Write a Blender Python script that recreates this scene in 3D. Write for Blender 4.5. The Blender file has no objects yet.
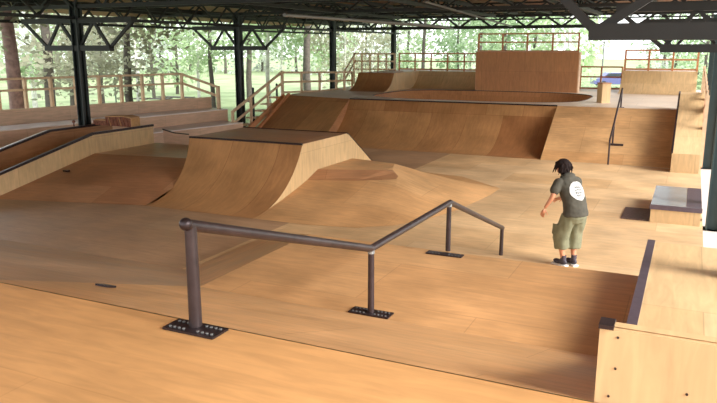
import bpy, bmesh, math, random
from mathutils import Vector, Matrix, noise
random.seed(11)
PI = math.pi
scene = bpy.context.scene
COL = scene.collection

# ------------------------------------------------------------------ materials
def new_mat(name):
    m = bpy.data.materials.new(name); m.use_nodes = True
    nt = m.node_tree; b = nt.nodes['Principled BSDF']
    return m, nt, b

def simple(name, col, rough=.6, metal=0, var=.12, scale=8., spec=.5):
    m, nt, b = new_mat(name)
    n = nt.nodes.new('ShaderNodeTexNoise'); n.inputs['Scale'].default_value = scale; n.inputs['Detail'].default_value = 4
    tc = nt.nodes.new('ShaderNodeTexCoord'); nt.links.new(tc.outputs['Object'], n.inputs['Vector'])
    r = nt.nodes.new('ShaderNodeValToRGB')
    r.color_ramp.elements[0].position = .3; r.color_ramp.elements[1].position = .7
    r.color_ramp.elements[0].color = (*[c*(1-var) for c in col], 1)
    r.color_ramp.elements[1].color = (*[min(1, c*(1+var)) for c in col], 1)
    nt.links.new(n.outputs['Fac'], r.inputs['Fac']); nt.links.new(r.outputs['Color'], b.inputs['Base Color'])
    b.inputs['Roughness'].default_value = rough; b.inputs['Metallic'].default_value = metal
    b.inputs['Specular IOR Level'].default_value = spec
    return m

def srgb(r, g, b):
    f = lambda c: ((c/255+.055)/1.055)**2.4 if c > 10 else c/255/12.92
    return (f(r), f(g), f(b))

def ply(name, c1, c2, w=2.44, h=1.22, rough=.42, seam=.8, spec=.35, grain_rot=False, blot=.35):
    """plywood sheets: seams, tint per sheet, stretched grain, blotches, scuffs"""
    m, nt, b = new_mat(name); N = nt.nodes.new; L = nt.links.new
    uv = N('ShaderNodeUVMap'); uv.uv_map = 'UVMap'
    br = N('ShaderNodeTexBrick'); L(uv.outputs['UV'], br.inputs['Vector'])
    br.inputs['Scale'].default_value = 1; br.inputs['Brick Width'].default_value = w; br.inputs['Row Height'].default_value = h
    br.inputs['Mortar Size'].default_value = .006; br.inputs['Mortar Smooth'].default_value = .3; br.offset = .5
    br.inputs['Color1'].default_value = (*c1, 1); br.inputs['Color2'].default_value = (*c2, 1)
    br.inputs['Mortar'].default_value = (*[x*seam for x in c2], 1)
    mp = N('ShaderNodeMapping'); L(uv.outputs['UV'], mp.inputs['Vector'])
    mp.inputs['Scale'].default_value = (9, 1.3, 1) if grain_rot else (1.3, 9, 1)
    n1 = N('ShaderNodeTexNoise'); n1.inputs['Scale'].default_value = 1.6; n1.inputs['Detail'].default_value = 6; n1.inputs['Distortion'].default_value = .8
    L(mp.outputs['Vector'], n1.inputs['Vector'])
    n2 = N('ShaderNodeTexNoise'); n2.inputs['Scale'].default_value = .9; n2.inputs['Detail'].default_value = 5; n2.inputs['Roughness'].default_value = .6
    L(uv.outputs['UV'], n2.inputs['Vector'])
    def mul(col, fac_out, lo, hi, a=.3, z=.7):
        mr = N('ShaderNodeMapRange'); mr.inputs['From Min'].default_value = a; mr.inputs['From Max'].default_value = z
        mr.inputs['To Min'].default_value = lo; mr.inputs['To Max'].default_value = hi
        L(fac_out, mr.inputs['Value'])
        mx = N('ShaderNodeVectorMath'); mx.operation = 'SCALE'
        L(col, mx.inputs[0]); L(mr.outputs['Result'], mx.inputs['Scale'])
        return mx.outputs['Vector']
    c = mul(br.outputs['Color'], n1.outputs['Fac'], .86, 1.1)
    c = mul(c, n2.outputs['Fac'], 1-blot, 1+blot*.55, .25, .75)
    L(c, b.inputs['Base Color'])
    mr = N('ShaderNodeMapRange'); mr.inputs['To Min'].default_value = rough-.1; mr.inputs['To Max'].default_value = rough+.2
    L(n2.outputs['Fac'], mr.inputs['Value']); L(mr.outputs['Result'], b.inputs['Roughness'])
    b.inputs['Specular IOR Level'].default_value = spec
    bp = N('ShaderNodeBump'); bp.inputs['Strength'].default_value = .08; bp.inputs['Distance'].default_value = .01
    L(n1.outputs['Fac'], bp.inputs['Height']); L(bp.outputs['Normal'], b.inputs['Normal'])
    return m

M = {}
M['floor'] = ply('ply_floor', srgb(220,182,134), srgb(208,166,116), rough=.36, spec=.5)
M['shaded'] = ply('ply_shaded', srgb(184,146,110), srgb(172,132,96), rough=.42, spec=.4)  # floor plywood with the left side's weaker light put into its colour
M['deck'] = ply('ply_deck', srgb(212,156,96), srgb(209,152,92), w=4.88, h=2.44, rough=.5, blot=.25, seam=.93)
M['bank'] = ply('ply_bank', srgb(214,164,110), srgb(204,150,96), rough=.42)
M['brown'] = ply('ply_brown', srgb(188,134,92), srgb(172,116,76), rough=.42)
M['trans'] = ply('ply_transition', srgb(190,136,84), srgb(158,102,60), w=1.22, h=2.44, rough=.42, grain_rot=True)
M['pale'] = ply('ply_pale', srgb(216,180,130), srgb(208,170,118), w=1.22, h=1.22, rough=.5, grain_rot=True, blot=.18)
M['wall'] = ply('ply_bleacher', srgb(226,186,154), srgb(220,178,146), w=2.44, h=1.5, rough=.55, blot=.15)
M['tall'] = ply('ply_tall', srgb(200,138,88), srgb(192,130,82), w=1.22, h=2.44, rough=.5, grain_rot=True, blot=.12)
M['slick'] = ply('ply_slick', srgb(240,220,196), srgb(232,208,180), rough=.42, spec=.6, blot=.12)
M['seat'] = simple('bleacher_seat', srgb(250,234,224), .4, 0, .05, 2)
M['timber'] = simple('fence_timber', srgb(224,188,150), .6, 0, .12, 6)
M['timber_red'] = simple('fence_timber_stained', srgb(206,132,84), .6, 0, .12, 6)
M['steel'] = simple('coping_steel', srgb(58,48,50), .38, .7, .25, 14)
M['rail'] = simple('painted_rail', srgb(62,50,50), .4, .5, .3, 10)
M['post'] = simple('green_black_steel', srgb(34,40,40), .55, .2, .2, 4)
M['postR'] = simple('slate_green_steel', srgb(44,62,62), .5, .2, .15, 4)
M['truss'] = simple('truss_steel', srgb(28,28,28), .6, .2, .2, 4)
M['pipe'] = simple('grey_pipe', srgb(112,112,110), .5, .3, .1, 4)
M['roofwood'] = simple('roof_boards', srgb(142,100,74), .8, 0, .25, 3)
M['plate'] = simple('galvanised_sheet', srgb(176,184,186), .22, .6, .2, 3)
M['platelip'] = simple('sheet_lip', srgb(92,80,90), .4, .5, .15, 12)
M['mesh'] = simple('dark_speckle', srgb(84,62,56), .5, .3, .6, 28)
M['concrete'] = simple('concrete', srgb(200,192,182), .8, 0, .12, 1.2)
M['grass'] = simple('grass', srgb(146,160,116), .95, 0, .3, .35, .1)
M['skin'] = simple('skin', srgb(196,128,92), .55, 0, .06, 6)
M['hair'] = simple('hair', srgb(30,20,18), .85, 0, .4, 40, .15)
M['shirt'] = simple('shirt_cloth', srgb(64,60,49), .9, 0, .2, 12)
M['shorts'] = simple('shorts_cloth', srgb(112,111,84), .9, 0, .18, 10)
M['print'] = simple('shirt_print', srgb(206,204,198), .8, 0, .12, 30)
M['inkdark'] = simple('print_ink', srgb(90,92,92), .8, 0, .2, 40)
M['shoe'] = simple('shoe', srgb(46,40,52), .6, 0, .25, 20)
M['white'] = simple('white_rubber', srgb(226,224,220), .6, 0, .05, 10)
M['bark'] = simple('pine_bark', srgb(150,122,116), .9, 0, .35, 7)
M['barkdark'] = simple('dark_bark', srgb(84,76,68), .9, 0, .35, 7)
M['birch'] = simple('birch_bark', srgb(214,212,202), .8, 0, .3, 5)
M['blue'] = simple('car_paint', srgb(96,98,150), .3, .2, .05, 5)
M['glass'] = simple('car_glass', srgb(50,56,66), .15, 0, .05, 5)
M['tyre'] = simple('tyre', srgb(30,30,30), .8, 0, .1, 5)
M['van'] = simple('van_paint', srgb(235,235,235), .4, 0, .03, 5)
M['bundle'] = simple('reddish_boards', srgb(120,66,44), .8, 0, .55, 22)
M['bundletop'] = simple('tan_top', srgb(190,140,88), .8, 0, .15, 12)
M['bin'] = simple('bin_plastic', srgb(70,92,96), .6, 0, .2, 9)
M['cloth_blue'] = simple('light_blue_cloth', srgb(168,184,214), .9, 0, .2, 15)
M['cloth_dark'] = simple('dark_cloth', srgb(66,58,66), .9, 0, .2, 15)

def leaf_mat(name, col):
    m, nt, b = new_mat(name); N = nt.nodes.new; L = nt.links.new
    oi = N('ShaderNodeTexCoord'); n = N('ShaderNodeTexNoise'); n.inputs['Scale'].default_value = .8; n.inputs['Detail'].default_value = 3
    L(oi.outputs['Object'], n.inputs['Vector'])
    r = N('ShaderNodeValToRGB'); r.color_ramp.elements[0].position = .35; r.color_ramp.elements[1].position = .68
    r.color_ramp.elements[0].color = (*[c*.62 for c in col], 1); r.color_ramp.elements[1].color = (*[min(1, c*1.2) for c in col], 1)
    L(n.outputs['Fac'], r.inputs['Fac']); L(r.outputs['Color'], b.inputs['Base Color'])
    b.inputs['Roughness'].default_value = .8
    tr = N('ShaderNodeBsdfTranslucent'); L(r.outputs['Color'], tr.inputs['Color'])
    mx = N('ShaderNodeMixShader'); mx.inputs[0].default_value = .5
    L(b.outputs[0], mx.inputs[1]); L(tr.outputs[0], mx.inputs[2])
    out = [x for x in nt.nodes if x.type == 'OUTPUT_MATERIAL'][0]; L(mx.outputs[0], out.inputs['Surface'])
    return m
M['leafA'] = leaf_mat('leaf_fresh', srgb(186,208,160))
M['leafB'] = leaf_mat('leaf_olive', srgb(178,176,150))
M['leafC'] = leaf_mat('leaf_hazed', srgb(216,222,208))  # distance haze mixed into the paler leaf colour
M['leafD'] = leaf_mat('leaf_dense', srgb(164,188,146))

# ------------------------------------------------------------------ helpers
def tag(o, label=None, cat=None, group=None, kind=None):
    if label: o['label'] = label
    if cat: o['category'] = cat
    if group: o['group'] = group
    if kind: o['kind'] = kind
    return o

def empty(name, loc, label, cat, group=None):
    o = bpy.data.objects.new(name, None); COL.objects.link(o); o.location = loc; o.empty_display_size = .2
    return tag(o, label, cat, group)

class MB:
    """mesh builder in world (or local) coordinates"""
    def __init__(s): s.v = []; s.f = []; s.uv = {}
    def poly(s, pts, uvs=None):
        i = len(s.v); s.v += [tuple(p) for p in pts]; s.f.append(tuple(range(i, i+len(pts))))
        if uvs: s.uv[len(s.f)-1] = uvs
        return s
    def box(s, x0, x1, y0, y1, z0, z1):
        P = [(x0,y0,z0),(x1,y0,z0),(x1,y1,z0),(x0,y1,z0),(x0,y0,z1),(x1,y0,z1),(x1,y1,z1),(x0,y1,z1)]
        for q in ((0,3,2,1),(4,5,6,7),(0,1,5,4),(1,2,6,5),(2,3,7,6),(3,0,4,7)): s.poly([P[k] for k in q])
        return s
    def bar(s, a, b, w, h=None, up=(0,0,1)):
        """rectangular bar from a to b"""
        h = h or w; a = Vector(a); b = Vector(b); d = (b-a).normalized(); up = Vector(up)
        if abs(d.dot(up)) > .98: up = Vector((1,0,0))
        r = d.cross(up).normalized(); u = r.cross(d)
        A = [a+r*i*w/2+u*j*h/2 for i, j in ((-1,-1),(1,-1),(1,1),(-1,1))]; B = [p+(b-a) for p in A]
        s.poly([A[3],A[2],A[1],A[0]]); s.poly(B)
        for k in range(4): s.poly([A[k],A[(k+1)%4],B[(k+1)%4],B[k]])
        return s
    def tube(s, a, b, r, r2=None, n=14):
        r2 = r if r2 is None else r2
        a = Vector(a); b = Vector(b); d = (b-a).normalized(); up = Vector((0,0,1)) if abs(d.z) < .9 else Vector((1,0,0))
        x = d.cross(up).normalized(); y = x.cross(d)
        A = [a+(x*math.cos(t)+y*math.sin(t))*r for t in [2*PI*k/n for k in range(n)]]
        B = [b+(x*math.cos(t)+y*math.sin(t))*r2 for t in [2*PI*k/n for k in range(n)]]
        s.poly(A[::-1]); s.poly(B)
        for k in range(n): s.poly([A[k],A[(k+1)%n],B[(k+1)%n],B[k]])
        return s
    def ball(s, c, r, n=12):
        c = Vector(c); rx, ry, rz = r if isinstance(r, tuple) else (r, r, r)
        P = lambda i, j: (c.x+rx*math.sin(PI*i/n)*math.cos(2*PI*j/n), c.y+ry*math.sin(PI*i/n)*math.sin(2*PI*j/n), c.z+rz*math.cos(PI*i/n))
        for i in range(n):
            for j in range(n):
                q = [P(i,j), P(i+1,j), P(i+1,j+1), P(i,j+1)]
                if i == 0: q = [q[0], q[1], q[2]]
                if i == n-1: q = [q[0], q[1], q[3]]
                s.poly(q)
        return s
    def prism(s, prof, x0, x1, axis='x'):
        """closed profile (a,b) extruded; axis x: (y,z); axis y: (x,z)"""
        g = (lambda e, p: (e, p[0], p[1])) if axis == 'x' else (lambda e, p: (p[0], e, p[1]))
        s.poly([g(x0, p) for p in prof][::-1]); s.poly([g(x1, p) for p in prof])
        n = len(prof)
        for k in range(n):
            a, b = prof[k], prof[(k+1) % n]
            s.poly([g(x0,a), g(x0,b), g(x1,b), g(x1,a)])
        return s
    def build(s, name, mat, parent=None, smooth=False, weld=True):
        off = Vector(parent_world(parent)) if parent else Vector((0,0,0))
        me = bpy.data.meshes.new(name)
        me.from_pydata([tuple(Vector(p)) for p in s.v], [], s.f)
        uvl = me.uv_layers.new(name='UVMap')
        for fi, p in enumerate(me.polygons):
            cu = s.uv.get(fi)
            n = p.normal
            if abs(n.z) > .995: t = Vector((1,0,0)); b = Vector((0,1,0))
            else:
                t = Vector((0,0,1)).cross(n).normalized(); b = n.cross(t)
            for k, li in enumerate(p.loop_indices):
                co = me.vertices[me.loops[li].vertex_index].co
                uvl.data[li].uv = cu[k] if cu else (co.dot(t)+.37, co.dot(b)+.21)
        if weld:
            bm = bmesh.new(); bm.from_mesh(me); bmesh.ops.remove_doubles(bm, verts=bm.verts, dist=1e-4)
            bmesh.ops.recalc_face_normals(bm, faces=bm.faces) if len(bm.faces) < 20000 else None
            bm.to_mesh(me); bm.free()
        me.transform(Matrix.Translation(-off))
        if smooth:
            for p in me.polygons: p.use_smooth = True
            me.set_sharp_from_angle(angle=math.radians(40))
        me.materials.append(M[mat] if isinstance(mat, str) else mat)
        o = bpy.data.objects.new(name, me); COL.objects.link(o)
        if parent: o.parent = parent
        return o

def parent_world(p):
    if p is None: return Vector((0,0,0))
    v = Vector(p.location)
    while p.parent: p = p.parent; v = v + Vector(p.location)
    return v

def rebase(o, loc):
    """put a mesh object's origin at loc without moving it"""
    loc = Vector(loc); o.data.transform(Matrix.Translation(Vector(o.location)-loc)); o.location = loc; return o

def copy_tree(o, parent=None):
    c = o.copy(); COL.objects.link(c); c.parent = parent
    for ch in list(o.children): copy_tree(ch, c)
    return c

def arc_profile(y0, y1, z0, z1, n=14):
    """concave quarter pipe profile from foot (y0,z0) to lip (y1,z1)"""
    L = y1-y0; H = z1-z0; R = (L*L+H*H)/(2*H)
    return [(y0+L*k/n, z0+R-math.sqrt(max(0, R*R-(L*k/n)**2))) for k in range(n+1)]

def sheet(mb, prof, xa, xb):
    """surface of profile [(y,z)] between xa and xb with arc length uv"""
    s = 0
    for (a, b) in zip(prof[:-1], prof[1:]):
        d = math.hypot(b[0]-a[0], b[1]-a[1])
        mb.poly([(xa,a[0],a[1]),(xb,a[0],a[1]),(xb,b[0],b[1]),(xa,b[0],b[1])], [(xa,s),(xb,s),(xb,s+d),(xa,s+d)])
        s += d
    return mb

def structure(o): o['kind'] = 'structure'; return o

# ------------------------------------------------------------------ camera
f_px = 700.; pitch = math.atan(153.5/f_px); yaw = math.atan(338/(f_px/math.cos(pitch)))
cam = bpy.data.cameras.new('camera'); co = bpy.data.objects.new('camera', cam); COL.objects.link(co)
cam.sensor_width = 36; cam.lens = f_px/717*36; cam.clip_end = 600
co.location = (0,0,3.2); co.rotation_euler = (PI/2-pitch, 0, yaw)
scene.camera = co

# ------------------------------------------------------------------ setting
structure(MB().box(-6.6,.40, 7.0,21.6,-.15,0).build('floor','floor'))
structure(MB().box(-16.2,-6.6, 7.0,21.6,-.15,0).build('floor','shaded'))  # left half of the floor, shade painted in by the darker plywood
g = MB(); g.poly([(-160,-20,-.5),(160,-20,-.5),(160,260,-.5),(-160,260,-.5)]); structure(g.build('trim_1','grass'))
structure(MB().box(.42,9,-3,42,-.5,-.16).build('trim_2','concrete'))
structure(MB().box(-9,20,44,64,-.5,-.46).build('trim_3','concrete'))

# roof boards with a gentle slope to the left eave
r = MB(); xs = [-21.5,-19.6,-16.4,-7.3,2.6]; zs = [4.45,4.6,4.84,4.92,4.84]
for i in range(4):
    r.poly([(xs[i],-1.0,zs[i]),(xs[i+1],-1.0,zs[i+1]),(xs[i+1],37.6,zs[i+1]),(xs[i],37.6,zs[i])][::-1])
    r.poly([(xs[i],-1.0,zs[i]+.12),(xs[i+1],-1.0,zs[i+1]+.12),(xs[i+1],37.6,zs[i+1]+.12),(xs[i],37.6,zs[i]+.12)])
for y in (-1.0,37.6):
    for i in range(4): r.poly([(xs[i],y,zs[i]),(xs[i+1],y,zs[i+1]),(xs[i+1],y,zs[i+1]+.12),(xs[i],y,zs[i]+.12)])
structure(r.build('ceiling','roofwood'))

# ------------------------------------------------------------------ foreground deck
XL, XR, XE = -16.0, .44, -.28
o = empty('viewing_deck', (-4,1,1.6), 'plywood viewing deck filling the bottom of the picture', 'deck')
MB().box(XL,XR+1.5,-2.5,3.14,1.5,1.6).build('deck_surface','deck',o)
MB().box(XL,XR+1.5,3.04,3.12,0,1.5).build('deck_fascia','brown',o)

# ------------------------------------------------------------------ funbox with rail: bank, table, side bank, far bank
hx = -4.4
o = empty('funbox', (-2.4,6.6,0), 'wide plywood funbox below the deck carrying the kinked rail', 'ramp')
m = MB()
MB().poly([(XL,3.15,1.6),(hx,3.15,1.6),(hx,5.5,.8),(-6.5,7.85,0.004),(XL,7.85,0.004)]).build('deck_bank','shaded',o)  # left bank takes the same painted-in shade
m.poly([(hx,3.15,1.6),(XR,3.15,1.6),(XR,5.5,.8),(hx,5.5,.8)])
m.build('deck_bank','bank',o)
MB().poly([(hx,5.5,.8),(XR,5.5,.8),(XR,7.8,.8),(hx,7.8,.8)]).build('table_top','bank',o)
MB().poly([(hx,5.5,.8),(hx,7.8,.8),(-6.5,10.15,.004),(-6.5,7.85,.004)]).build('side_bank','bank',o)
MB().poly([(hx,7.8,.8),(XR-.5,7.8,.8),(XR-.5,10.15,.004),(-6.5,10.15,.004)]).build('far_bank','floor',o)
MB().poly([(XR,3.15,1.6),(XR,3.15,0),(XR,7.8,0),(XR,7.8,.8),(XR,5.5,.8)]).build('end_panel','pale',o)

# stub plate on the bank
def slope_z(y): return 1.6-.8/2.35*(y-3.15)
def plate(y, x, name, parent, w=.42, d=.17, z=None, tilt=0, holes=True):
    z = slope_z(y) if z is None else z
    mb = MB(); mb.box(-w/2,w/2,-d/2,d/2,0,.012)
    p = mb.build(name,'steel')
    p.parent = parent
    p.location = Vector((x,y,z+.004))-(parent_world(parent) if parent else Vector((0,0,0)))
    p.rotation_euler = (tilt,0,0)
    if holes:
        for i in range(5):
            for j in (-1,1):
                for s in (-1,1):
                    if i > 3: continue
                    b = MB().tube((s*(w*.14+i*w*.09), j*d*.28, .010),(s*(w*.14+i*w*.09), j*d*.28, .018),.009,n=8).build('bolt_head','pipe')
                    b.parent = p
    return p
sp = MB().box(-.065,.065,-.05,.05,0,.015).build('rail_socket','steel'); sp.location = (-4.15,4.0,slope_z(4.0)+.004); sp.rotation_euler = (-math.atan(.8/2.35),0,0)
tag(sp,'small black steel plate screwed to the bank near the deck edge','plate')

# ------------------------------------------------------------------ kinked rail
RX = -2.5
o = empty('grind_rail',(RX,6.5,.8),'dark round steel kinked rail on posts in the foreground','rail')
P = [(3.02,2.235),(5.57,1.425),(7.87,1.395),(10.6,.44)]
for a, b in zip(P[:-1],P[1:]):
    s = MB().tube((RX,a[0],a[1]),(RX,b[0],b[1]),.034,n=20); s.ball((RX,b[0],b[1]),.034)
    s.build('rail_bar','rail',o,smooth=True)
MB().ball((RX,3.03,2.235),.038).build('end_cap','steel',o,smooth=True)
for (y,z1,z0,r) in ((3.07,2.22,1.6,.038),(5.57,1.41,.8,.031),(7.84,1.38,.8,.031),(10.58,.44,0,.031)):
    l = MB().tube((RX,y,z0),(RX,y,z0+.12),r).tube((RX,y,z0+.1),(RX,y,z1),r,r*.92).build('rail_post','rail',o,smooth=True)
    MB().tube((RX,y,z1-.03),(RX,y,z1+.01),r*1.05).build('weld_collar','plate',l,smooth=True) if y in (5.57,7.84) else None
plate(3.04,RX+.02,'base_plate',o,.36,.15,1.6)
plate(5.57,RX,'base_plate',o,.40,.15,.8)
plate(7.66,RX+.02,'base_plate',o,.44,.12,.8)

# ------------------------------------------------------------------ ledge on the right
o = empty('hubba_ledge',(.3,3.2,1.6),'pale plywood ledge stepping down beside the deck at lower right','ledge')
prof = [(3.18,1.97),(3.24,1.97),(5.0,1.16),(7.98,1.15)]
base = [(7.98,.8),(5.5,.8),(3.18,1.6)]
XRR = .44
MB().box(XE,XRR,3.155,3.19,1.2,1.965).build('front_panel','pale',o)
m = MB()
for a,b in zip(prof[:-1],prof[1:]): m.poly([(XE,a[0],a[1]),(XRR,a[0],a[1]),(XRR,b[0],b[1]),(XE,b[0],b[1])])
m.build('top_panel','pale',o)
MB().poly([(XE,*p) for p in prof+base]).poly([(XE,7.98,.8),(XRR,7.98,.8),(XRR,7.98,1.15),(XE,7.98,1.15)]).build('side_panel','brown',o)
m = MB()
for a,b in zip(prof[1:-1],prof[2:]):
    if b[0]<7: a=(4.6,1.16+(5.0-4.6)*.81/1.76)
    m.bar((XE+.03,a[0],a[1]+.006),(XE+.03,b[0],b[1]+.006),.075,.03)
m.build('coping','platelip',o)
MB().box(XE-.005,XE+.06,3.14,3.24,1.965,1.985).build('coping_end','steel',o)
for (x,z) in ((-.2,1.93),(-.2,1.78),(-.22,1.64),(.28,1.93),(.1,1.72),(.42,1.78)):
    MB().tube((x,3.156,z),(x,3.15,z),.006,n=8).build('screw','steel',o)

# ------------------------------------------------------------------ launch ramp
x0,x1 = -10.05,-7.39
o = empty('launch_ramp',(-8.7,14,0),'box shaped launch ramp with curved front and flat top at left of centre','ramp')
pf = arc_profile(10.93,12.88,0.004,1.2)
m=MB(); s_=0; xk=lambda z: x0-.33*(z/1.2)
for a,b in zip(pf[:-1],pf[1:]):
    d_=math.hypot(b[0]-a[0],b[1]-a[1]); m.poly([(xk(a[1]),*a),(x1,*a),(x1,*b),(xk(b[1]),*b)],[(xk(a[1]),s_),(x1,s_),(x1,s_+d_),(xk(b[1]),s_+d_)]); s_+=d_
m.build('front_transition','trans',o,smooth=True)
MB().poly([(x0-.33,12.88,1.2),(x1,12.88,1.2),(x1,15.05,1.2),(x0-.33,15.05,1.2)]).build('platform_top','brown',o)
pb = [(17.3,.004),(17.0,.06),(16.75,.17),(16.4,.37),(15.9,.68),(15.45,.96),(15.05,1.2)]
sheet(MB(),pb[::-1],x0,x1).build('rear_transition','trans',o,smooth=True)
MB().poly([(x1,a,b) for a,b in pf]+[(x1,a,b) for a,b in pb[::-1]]).build('side_panel','pale',o)
MB().poly([(xk(b),a,b) for a,b in pf]+[(xk(b),a,b) for a,b in pb[::-1]]).build('side_panel','pale',o)
for y in (12.88,15.05):
    MB().tube((x0-.33,y,1.195),(x1,y,1.195),.024).build('coping','steel',o,smooth=True)
m = MB(); 
for a,b in zip(pb[:-1],pb[1:]): m.bar((x1-.01,a[0],a[1]+.01),(x1-.01,b[0],b[1]+.01),.03,.02)
m.build('edge_strip','steel',o)

# ------------------------------------------------------------------ pyramid beside it
w = x1+.005
o = empty('pyramid_ramp',(-5.8,13.5,0),'low plywood pyramid ramp rising against the launch ramp','ramp')
A0=(w,10.95,.004); B0=(-4.3,11.3,.004); C0=(-3.85,15.75,.004)
A1=(w,13.05,.40); B1=(-5.55,13.73,.43)
A2=(w,13.54,.56); B2=(-5.98,14.07,.56)
D2=(w,15.3,.56); C2=(-6.15,15.0,.56); D0=(w,17.4,.004); C00=(-5.1,17.0,.004)
def flat_uv(mb,pts): mb.poly(pts,[(p[0],p[1]) for p in pts]); return mb
low=[(w,10.95),(-6.3,10.95),(-5.3,11.15),(-4.75,11.6),(-4.35,12.3),(-4.1,13.2),(-3.95,14.2),(-3.85,15.1),(-3.85,15.9)]
upp=[A1,(-6.4,13.35,.41),(-5.75,13.65,.43),(-5.6,13.78,.44),(-5.62,13.95,.47),(-5.75,14.1,.51),(-5.9,14.3,.54),(-6.0,14.6,.56),C2]
m=MB()
for a,b,c,d_ in zip(low[:-1],low[1:],upp[1:],upp[:-1]):
    for k in range(4):
        t0,t1=k/4,(k+1)/4; e=lambda t:t*t*.35+t*.65
        P_=lambda g,h,t:(g[0]+(h[0]-g[0])*t,g[1]+(h[1]-g[1])*t,.004+(h[2]-.004)*e(t))
        flat_uv(m,[P_(a,d_,t0),P_(b,c,t0),P_(b,c,t1),P_(a,d_,t1)])
m.build('front_bank','bank',o,smooth=True)
MB().poly([A1]+upp[1:7]+[B2,A2]).build('kicker_strip','brown',o)
MB().poly([A2,B2,upp[6],upp[7],C2,D2]).build('table_top','bank',o)
MB().poly([D2,C2,P_((-3.85,15.9),C2,.75),P_((-3.85,15.9),C2,.5),P_((-3.85,15.9),C2,.25),(-3.85,15.9,.004),C00,D0]).build('rear_bank','bank',o)

# ------------------------------------------------------------------ left bank + platform
o = empty('bank_platform',(-12.3,14,0),'brown plywood bank up to a low platform at far left','ramp')
PZ=.6
MB().poly([(-13.5,10.05,.004),(-10.06,10.95,.004),(-10.06,13.5,PZ),(-13.5,13.0,PZ)]).build('bank','brown',o)
MB().poly([(-13.5,13.0,PZ),(-10.06,13.5,PZ),(-10.06,15.3,PZ),(-13.5,15.3,PZ)]).build('platform','floor',o)
MB().poly([(-13.5,15.3,0),(-10.06,15.3,0),(-10.06,15.3,PZ),(-13.5,15.3,PZ)]).build('back_panel','brown',o)
MB().poly([(-15,10.1,.004),(-13.5,10.1,.004),(-13.5,13.0,PZ-.02),(-15,13.0,PZ-.02)]).poly([(-15,13.0,PZ-.02),(-13.5,13.0,PZ-.02),(-13.5,15.3,PZ-.02),(-15,15.3,PZ-.02)]).build('channel_floor','brown',o)
MB().box(-13.2,-13.05,11.7,11.78,.36,.40).build('black_plate','steel',o)

def ledge(name, xa, xb, label, topmat, cx):
    o = empty(name,((xa+xb)/2,13,0),label,'ledge')
    k = .2
    pts = [(8.6,.16),(13.0,1.1),(15.2,1.1)]
    base = [(15.2,0),(8.6,0)]
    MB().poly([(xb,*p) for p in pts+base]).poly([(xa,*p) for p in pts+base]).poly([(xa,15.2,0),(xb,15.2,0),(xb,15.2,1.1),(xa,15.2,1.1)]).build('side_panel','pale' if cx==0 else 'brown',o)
    m = MB()
    for a,b in zip(pts[:-1],pts[1:]): m.poly([(xa,*a),(xb,*a),(xb,*b),(xa,*b)])
    m.build('top_panel',topmat,o)
    m = MB()
    for a,b in zip(pts[:-1],pts[1:]): m.bar((xb,a[0],a[1]),(xb,b[0],b[1]),.06,.06)
    m.build('coping','steel',o)
    return o
ledge('hubba_ledge',-13.62,-13.5,'near sloping ledge with pale side panel and black coping at far left','steel',0)
ledge('hubba_ledge',-15.19,-15.0,'farther sloping ledge with wide pale top behind the black-edged one','seat',1)

# bundle on the ledges
o = empty('board_bundle',(-14.3,14.6,1.1),'reddish brown slatted bundle with a tan top lying across the two left ledges','bundle')
MB().box(-15.03,-14.56,14.52,14.80,1.105,1.235).build('low_stack','bundle',o)
MB().box(-15.0,-14.56,14.55,14.78,1.235,1.26).build('top_board','bundletop',o)
m = MB(); m.prism([(-14.56,1.105),(-13.66,1.105),(-13.66,1.33),(-13.9,1.37),(-14.56,1.34)],14.52,14.84,axis='y'); m.build('tall_stack','bundle',o)
m = MB(); m.prism([(-13.66,1.335),(-13.9,1.375),(-14.56,1.345),(-14.56,1.37),(-13.9,1.40),(-13.64,1.36)],14.50,14.86,axis='y'); m.build('top_board','bundletop',o)
MB().box(-13.66,-13.63,14.52,14.84,1.105,1.335).build('end_board','bundletop',o)
for k in range(7):
    MB().bar((-14.5+k*.125,14.515,1.11),(-14.56+k*.125,14.515,1.33),.03,.012).build('slat','bundletop' if k%3==1 else 'bundle',o)
o = empty('valve_post',(-15.1,13.9,1.1),'small dark red knobbed post on the farther left ledge','post')
MB().tube((-15.1,13.9,1.1),(-15.1,13.9,1.22),.02).build('stem','bundle',o)
MB().ball((-15.1,13.9,1.25),.045).build('knob','bundle',o,smooth=True)

o = empty('small_ramp',(-13.0,15.9,0),'small brown ramp with curved black lip behind the left ledge','ramp')
MB().poly([(-13.5,15.6,0),(-12.5,15.5,0),(-12.5,15.5,.86),(-13.0,15.5,.87),(-13.5,15.6,.93)]).build('panel','wall',o)
MB().bar((-13.5,15.58,.95),(-13.0,15.48,.88),.03).bar((-13.0,15.48,.88),(-12.5,15.48,.865),.03).build('lip','steel',o)

# ------------------------------------------------------------------ bleachers
def tier(a,b,z,zb,depth,label):
    a=Vector((*a,0)); b=Vector((*b,0)); n=Vector((-(b-a).y,(b-a).x,0)).normalized()
    o = empty('bleacher_step',((a+b)/2)[:],label,'bleacher','plywood bleacher steps')
    q=lambda p,zz,off=0: tuple(p+n*off+Vector((0,0,zz)))
    m=MB(); m.poly([q(a,zb),q(b,zb),q(b,z-.03),q(a,z-.03)]); m.poly([q(b,zb),q(b,zb,depth),q(b,z-.03,depth),q(b,z-.03)]); m.poly([q(a,zb),q(a,zb,depth),q(a,z-.03,depth),q(a,z-.03)])
    m.build('riser','wall',o)
    t=MB(); c0=[q(a,z-.03,-.02),q(b,z-.03,-.02),q(b,z-.03,depth),q(a,z-.03,depth)]; c1=[(p[0],p[1],z) for p in c0]
    t.poly(c1); t.poly(c0[::-1])
    for k in range(4): t.poly([c0[k],c0[(k+1)%4],c1[(k+1)%4],c1[k]])
    t.build('seat_board','seat' if depth>.4 else 'timber',o)
    return o
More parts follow.
